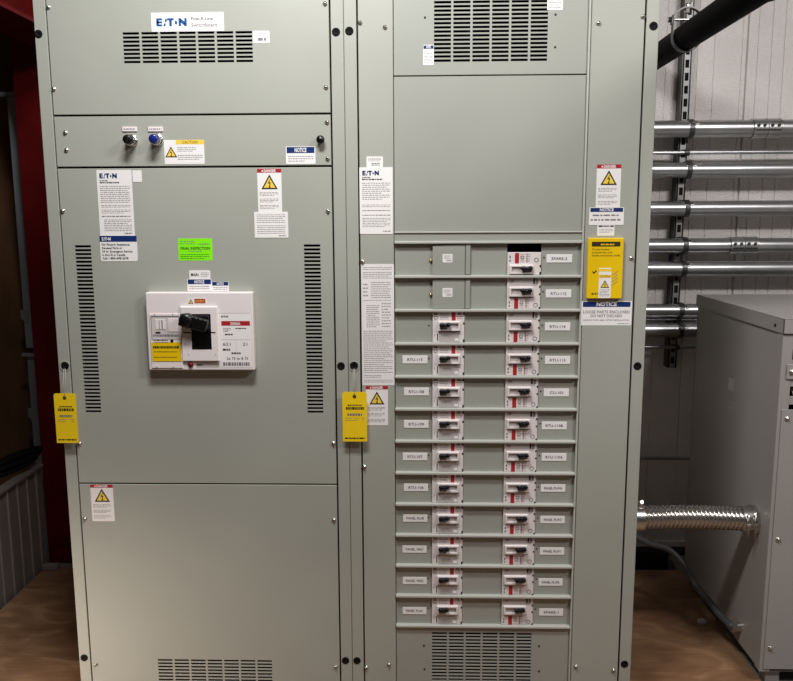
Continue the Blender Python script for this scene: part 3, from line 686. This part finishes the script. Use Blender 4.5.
# flexible metal conduit between cabinet and transformer
FC = thing('flexible_conduit', 'shiny ribbed flexible metal conduit joining the cabinet to the transformer side', 'conduit', (1.15, .33, .5))
FY = .25; FR = .0385
e1 = at(757, 519, FY); pa, pb = Vector((.985, FY-.01, at(650, 518, FY-.01).z)), Vector((TX0-.03, FY, e1.z))
pts = []; N = 25*6
for i in range(N+1):
    t = i/N; p = pa.lerp(pb, t); p.z += .006*math.sin(math.pi*t); pts.append(p)
m = MB(); m.tube(pts, .03, FLEXM, 20, rf=lambda i: FR-.002+.0060*math.cos(i/6*2*math.pi)); m.build('ribbed_hose', FC)
az = pa.z; ay = pa.y; bz_ = e1.z
m = MB(); m.cyl((.916, ay, az), (.935, ay, az), .056, ZINC, n=8, smooth=False); m.cyl((.935, ay, az), (1.0, ay, az), FR+.007, ZINC, n=20); m.box(.982, .998, ay-.015, ay+.015, az+FR, az+FR+.02, ZINC, .002); m.cyl((.99, ay-.002, az+FR+.015), (.99, ay-.02, az+FR+.027), .006, ZINC, n=8); m.build('connector', FC)
m = MB(); m.cyl((TX0-.045, FY, bz_), (TX0+.0035, FY, bz_), FR+.006, FLEXM, n=20); m.cyl((TX0-.008, FY, bz_), (TX0+.0035, FY, bz_), FR+.014, ZINC, n=8, smooth=False)
for dx in (-.036, -.012): m.tube([(TX0+dx, FY-.045, bz_+.035), (TX0+dx, FY-.048, bz_), (TX0+dx, FY-.048, bz_-.055)], .003, ZINC, 8); m.box(TX0+dx-.006, TX0+dx+.006, FY-.054, FY-.036, bz_-.012, bz_, ZINC, .001)
m.build('connector', FC)
# liquid-tight cable
def spline(P, n=10):
    P = [Vector(p) for p in P]; out = []
    for i in range(len(P)-1):
        a, b_, c, d = P[max(i-1,0)], P[i], P[i+1], P[min(i+2, len(P)-1)]
        for k in range(n):
            t = k/n; out.append(.5*((2*b_)+(c-a)*t+(2*a-5*b_+4*c-d)*t*t+(3*b_-a-3*c+d)*t**3))
    return out+[P[-1]]
E1 = at(735, 628, .30); E1.x = TX0
cp = [(.93,.6,.43), at(644,541,.60), at(668,549,.60), at(684,565,.56), at(694,583,.52), at(708,600,.45), at(720,615,.38), Vector((TX0-.03,.315,E1.z+.005)), Vector((TX0-.02,.31,E1.z))]
ca = thing('liquid_tight_cable', 'dark grey flexible cable curving down to the transformer base', 'cable', (1.15, .45, .1))
m = MB(); m.tube(spline(cp), .0125, CABLE, 12); m.build('cable_jacket', ca)
m = MB(); m.cyl((TX0-.022, .31, E1.z), (TX0+.0035, .31, E1.z), .018, FLEXM, n=10); m.cyl((TX0-.03,.311,E1.z+.002), (TX0-.012,.31,E1.z), .021, ZINC, n=8, smooth=False); m.build('cable_connector', ca)

# ------------------------------------------------------------ wall conduits and strut
SX = 1.397; YS = 1.232
ST = thing('strut_channel', 'vertical slotted metal strut channel bolted to the pale wall', 'strut channel', (SX, 1.27, .90))
m = MB(); ztop_ = 2.9; zbot = .90
hl = []; z = zbot+.02
while z < ztop_-.04: hl.append((SX-.0085, SX+.0085, z, z+.034)); z += .055
m.box(SX-.0205, SX+.0205, YS+.0045, YS+.007, zbot, ztop_, RUBBER); m.plate(SX-.0135, SX+.0135, zbot, ztop_, YS, .003, STRUTM, hl, .001)
m.box(SX-.0205, SX-.018, YS+.003, 1.298, zbot, ztop_, GALVD); m.box(SX+.018, SX+.0205, YS+.003, 1.298, zbot, ztop_, GALVD); m.box(SX-.018, SX+.018, 1.296, 1.3, zbot, ztop_, RUBBER)
m.build('channel', ST)
def conduit(z, r, x1, label, clamp=True, coup=None, x0=.3):
    yc = YS-r-.001
    o = thing('wall_conduit', label, 'conduit', ((x0+x1)/2, yc, z-r), 'conduits running along the back wall')
    q = MB(); q.cyl((x0, yc, z), (x1, yc, z), r, GALV, n=24); q.build('conduit_tube', o)
    if clamp:
        q = MB(); k = r+.0025
        arc = [(yc+math.cos(a)*k, z+math.sin(a)*k) for a in [math.pi*(.5+j/14) for j in range(15)]]
        path = [(YS-.001, z+k)]+arc+[(YS-.001, z-k)]
        for dx in (-.010,):
            vs = []; 
            for yy, zz in path: vs += [(SX+.004, yy, zz), (SX+.024, yy, zz)]
            q.add(vs, [[2*j, 2*j+1, 2*j+3, 2*j+2] for j in range(len(path)-1)], GALVD)
            vs = []; kk = 1+.0025/k
            for yy, zz in path: vs += [(SX+.004, yc+(yy-yc)*kk, z+(zz-z)*kk), (SX+.024, yc+(yy-yc)*kk, z+(zz-z)*kk)]
            q.add(vs, [[2*j, 2*j+2, 2*j+3, 2*j+1] for j in range(len(path)-1)], GALVD)
            for e_ in (0, 1):
                q.add([(SX+.004+e_*.02, yy, zz) for yy, zz in path]+[(SX+.004+e_*.02, yc+(yy-yc)*kk, z+(zz-z)*kk) for yy, zz in path[::-1]], [[j, j+1, 2*len(path)-2-j, 2*len(path)-1-j] for j in range(len(path)-1)], GALVD)
        if r > .02: q.box(SX+.006, SX+.034, yc-r*.95, yc-r*.2, z+r*.35, z+r*.8, GALVD, .002); q.cyl((SX+.0, yc-r*.9, z+r*.45), (SX+.042, yc-r*.9, z+r*.45), .004, ZINC, n=8)
        q.build('strut_clamp', o)
    if coup:
        cx, w = coup; q = MB(); q.cyl((cx-w/2, yc, z), (cx+w/2, yc, z), r+.005, GALV, n=24); q.cyl((cx-.002, yc, z), (cx+.002, yc, z), r+.0056, INK, n=24)
        for k in (-.38, -.16, .12, .36):
            q.cyl((cx+k*w, yc-(r+.003)*.9, z+.008), (cx+k*w, yc-r-.010, z+.010), .0065, INKD, n=8)
        lines(q, (cx-w*.45, cx+w*.45, z-.014, z-.006), yc-r-.0058, INKD, 1, .8, 400, False, .008)
        for e_ in (-1, 1): q.cyl((cx+e_*w/2-.002, yc, z), (cx+e_*w/2+.002, yc, z), r+.0062, ZINC, n=24)
        q.build('coupling', o)
    return o
XE = 3.4
rows = [(1.975,.037,'topmost wall conduit, thick with a coupling near the right edge',(at(768,128,1.165).x,.118)), (1.876,.009,'thin wall conduit just under the topmost thick one',None),
        (1.798,.034,'second thick wall conduit from the top, above the yellow pocket level',None), (1.630,.034,'third thick wall conduit, with pale wall showing above and below it',None),
        (1.465,.034,'thick wall conduit with the lower of the two couplings',(at(745,246,1.165).x,.118)), (1.362,.034,'thick wall conduit directly below the coupled one',None),
        (1.172,.031,'thick wall conduit just above the rear of the transformer lid level',None), (1.131,.008,'thin wall conduit between the two lowest thick ones',None),
        (1.083,.034,'lowest thick wall conduit, disappearing behind the transformer',None), (1.000,.008,'thin wall conduit crossing near the strut foot',None)]
for z, r, lab, cp_ in rows: conduit(z, r, XE, lab, True, cp_)
conduit(.469, .0085, 1.50, 'lone thin wall conduit low on the wall, ending behind the transformer', False)

# black overhead pipe running toward the back wall, on a clevis hanger
d0 = Vector((0,1,0)); RHO = 1.2
PXx = CAM.x+RHO*math.cos(math.radians(33.3)); PZz = CAM.z+.0+RHO*math.sin(math.radians(33.3)); pr = .0480
m = MB(); m.cyl((PXx, -1.2, PZz), (PXx, 1.295, PZz), pr, PIPEB, n=32)
lo, hi = -1.0, 1.2
for _ in range(40):
    hy = (lo+hi)/2
    if proj((PXx, hy, PZz))[0] > 686.5: lo = hy
    else: hi = hy
m.cyl((PXx, hy-.80, PZz), (PXx, hy-.70, PZz), pr+.006, PIPEB, n=32)
tag(m.build('sprinkler_pipe'), 'thick black overhead pipe sloping across the top right corner', 'pipe')
HG = thing('clevis_hanger', 'round metal clevis hanger carrying the black overhead pipe', 'pipe hanger', (PXx, hy, PZz-pr-.006))
m = MB(); rr = pr+.0035
def band(m, y0, y1, path, th, mt):
    n = len(path)
    vs = [(x, y0, z) for x, z in path]+[(x, y1, z) for x, z in path]; c = (PXx, PZz)
    o_ = [(c[0]+(x-c[0])*th, c[1]+(z-c[1])*th) for x, z in path]
    vs += [(x, y0, z) for x, z in o_]+[(x, y1, z) for x, z in o_]
    f_ = []
    for j in range(n-1): f_ += [[j, j+1, n+j+1, n+j], [2*n+j, 3*n+j, 3*n+j+1, 2*n+j+1], [j, 2*n+j, 2*n+j+1, j+1], [n+j, n+j+1, 3*n+j+1, 3*n+j]]
    m.add(vs, f_, mt)
U_ = [(PXx+math.cos(a)*rr, PZz+math.sin(a)*rr) for a in [math.pi*(1+j/20) for j in range(21)]]
band(m, hy-.014, hy+.014, [(PXx-rr, PZz+.075), (PXx-rr, PZz+.03)]+U_+[(PXx+rr, PZz+.03), (PXx+rr, PZz+.075)], 1.06, GALVD); m.build('lower_strap', HG)
m = MB(); rc_ = rr+.006
top = [(PXx+math.cos(a)*rc_, PZz+.045+math.sin(a)*rc_*1.0) for a in [math.pi*(j/16) for j in range(17)]]
band(m, hy-.011, hy+.011, top, 1.05, GALVD); m.build('upper_yoke', HG)
m = MB(); m.cyl((PXx-rr-.02, hy, PZz+.062), (PXx+rr+.02, hy, PZz+.062), .005, ZINC, n=10)
for e_ in (-1, 1): m.cyl((PXx+e_*(rr+.008), hy, PZz+.062), (PXx+e_*(rr+.018), hy, PZz+.062), .010, GALVD, n=6, smooth=False)
m.build('cross_bolt', HG)
m = MB(); m.cyl((PXx, hy, PZz+.085), (PXx, hy, 4.2), .006, ZINC, n=10); m.cyl((PXx, hy, PZz+.085), (PXx, hy, PZz+.1), .012, ZINC, n=6, smooth=False); m.cyl((PXx, hy, PZz+.118), (PXx, hy, PZz+.13), .012, ZINC, n=6, smooth=False); m.build('threaded_rod', HG)

# ------------------------------------------------------------ left background
m = MB(); m.box(-1.585, -1.22, 1.2, 1.215, -.1, 4.2, REDST); m.box(-1.585, -1.22, 1.45, 1.465, -.1, 4.2, REDST); m.box(-1.41, -1.395, 1.215, 1.45, -.1, 4.2, REDST)
tag(m.build('steel_column'), 'dark red painted steel building column left of the cabinets', 'steel column')
m = MB(); bx0 = at(0, 25, .74).x; 
bx1 = -1.35; zb_ = 2.33
m.box(bx0-.05, bx1+.12, -.6, 1.199, zb_, zb_+.014, REDST); m.box(bx0-.05, bx1+.12, -.6, 1.199, zb_+.4, zb_+.414, REDST); m.box(-1.42, -1.408, -.6, 1.199, zb_+.014, zb_+.4, REDST)
m.box(-1.50, -1.42, .9, .91, zb_+.014, zb_+.4, REDST)
tag(m.build('steel_beam'), 'dark red steel beam crossing the top left corner, fixed to the red column', 'steel beam')
SD = thing('steel_stud', 'dark grey steel stud with small white stickers, left of the red column', 'steel stud', (-1.625, 1.33, -.1))
m = MB(); m.box(-1.665, -1.588, 1.29, 1.293, .985, 2.15, STUD); m.box(-1.665, -1.662, 1.293, 1.36, .985, 2.15, STUD); m.box(-1.591, -1.588, 1.293, 1.36, .985, 2.15, STUD); m.box(-1.635, -1.625, 1.282, 1.29, .985, 2.15, STUD); m.box(-1.75, -1.588, 1.27, 1.36, 2.15, 2.17, STUD, .002); m.build('upper_channel', SD)
m = MB(); m.box(-1.665, -1.588, 1.29, 1.293, -.1, .955, STUD); m.box(-1.665, -1.662, 1.293, 1.36, -.1, .955, STUD); m.box(-1.591, -1.588, 1.293, 1.36, -.1, .955, STUD); m.build('lower_channel', SD)
m = MB(); m.box(-1.68, -1.587, 1.265, 1.289, .945, .962, STUD, .003); m.build('splice_bracket', SD)
for a in ((21,310,29.5,323), (28.5,408,36,421)):
    r_ = R4(*a, 1.29); q = MB(); q.prism([(r_[0], r_[2]+.02), (r_[0]+.012, r_[2]+.015), (r_[0]+.015, r_[2]), (r_[1]-.01, r_[2]), (r_[1]-.008, r_[2]+.015), (r_[1], r_[2]+.02), (r_[1], r_[3]), (r_[0], r_[3])], 1.288, 1.29, mat('tape_white', (120,118,112), .6)); q.build('sticker', SD)
m = MB(); xr = -1.535; vs = []; fs = []; prof = []
yy = -.4
while yy < 1.04:
    prof += [(xr, yy), (xr, yy+.060), (xr+.006, yy+.064), (xr+.006, yy+.070), (xr, yy+.074)]; yy += .085
n = len(prof)
for x_, y_ in prof: vs += [(x_, y_, -.04), (x_, y_, .46)]
fs = [[2*i, 2*i+1, 2*i+3, 2*i+2] for i in range(n-1)]
m.add(vs, fs, RIBM); m.box(xr-.03, xr-.001, -.4, 1.085, -.1, .46, RIBM); m.box(xr-.03, xr+.014, -.4, 1.085, .46, .475, RIBM, .002)
tag(m.build('ribbed_metal_panel'), 'low ribbed grey metal panel along the left edge of the plywood', 'metal panel')
m = MB()
for k in range(7):
    rnd = random.Random(k); cx, cy, cz = -1.575+.015*rnd.random(), .88+.022*k, .49+.012*(k % 4)
    ra, rb = .11-.008*k*.5, .02+.015*rnd.random()
    m.tube([(cx+.03*math.cos(a), cy+ra*math.cos(a), cz+.012+rb*(.5+.5*math.sin(a))) for a in [j*math.pi/14 for j in range(28)]], .009, RUBBER, 8, closed=True)
tag(m.build('cable_coil'), 'coil of black cable lying on the ribbed metal panel', 'cable coil')
m = MB(); m.box(-1.51, -1.44, .97, 1.0, .0, .028, RIBM, .003); m.box(-1.50, -1.22, 1.0, 1.03, .0, .012, RIBM, .002)
tag(m.build('steel_angle'), 'small grey steel angle at the back edge of the plywood, beside the red column', 'steel angle')
m = MB(); m.box(-1.5, -1.0, 1.10, 1.14, -.1, .04, REDST, .004)
tag(m.build('base_rail'), 'dark red rail at floor level in front of the red column', 'rail')
m = MB(); m.tube(spline([(-1.22,.99,.005), (-1.235,.85,.005), (-1.21,.72,.004)]), .0025, RUBBER, 6)
tag(m.build('thin_wire'), 'thin dark wire lying on the plywood beside the left cabinet', 'wire')

# ------------------------------------------------------------ lights
def area(name, loc, target, sx, sy, power, colr=(1,1,1)):
    l = bpy.data.lights.new(name, 'AREA'); l.shape = 'RECTANGLE'; l.size = sx; l.size_y = sy; l.energy = power; l.color = colr
    o = bpy.data.objects.new(name, l); C.objects.link(o); o.location = loc
    o.rotation_euler = (Vector(target)-Vector(loc)).to_track_quat('-Z', 'Y').to_euler(); return o
area('ceiling_lamp_front', (-.12, -1.05, 3.12), (-.12, -.55, 1), .7, .25, 31, (.98, .99, .985))
area('ceiling_lamp_right', (2.25, -1.9, 3.3), (1.9, .9, 1.3), 1.0, .25, 36, (1, .965, .955))
dl = area('low_left_fill', (-2.3, -1.5, .30), (-1.02, 0, .16), .35, .35, 1.5, (1, .86, .74)); dl.data.spread = math.radians(38)  # unseen fill lamp, added for the warm sheen at the cabinet's lower left
w = bpy.data.worlds.new('world'); sc.world = w; w.use_nodes = True
w.node_tree.nodes['Background'].inputs[0].default_value = (.9, .9, .88, 1); w.node_tree.nodes['Background'].inputs[1].default_value = .025
for o in bpy.data.objects:
    if '_w' in o: del o['_w']
vs_ = sc.view_settings; vs_.view_transform = 'Standard'; vs_.look = 'None'; vs_.gamma = 1; vs_.exposure = 0.6; vs_.use_curve_mapping = False
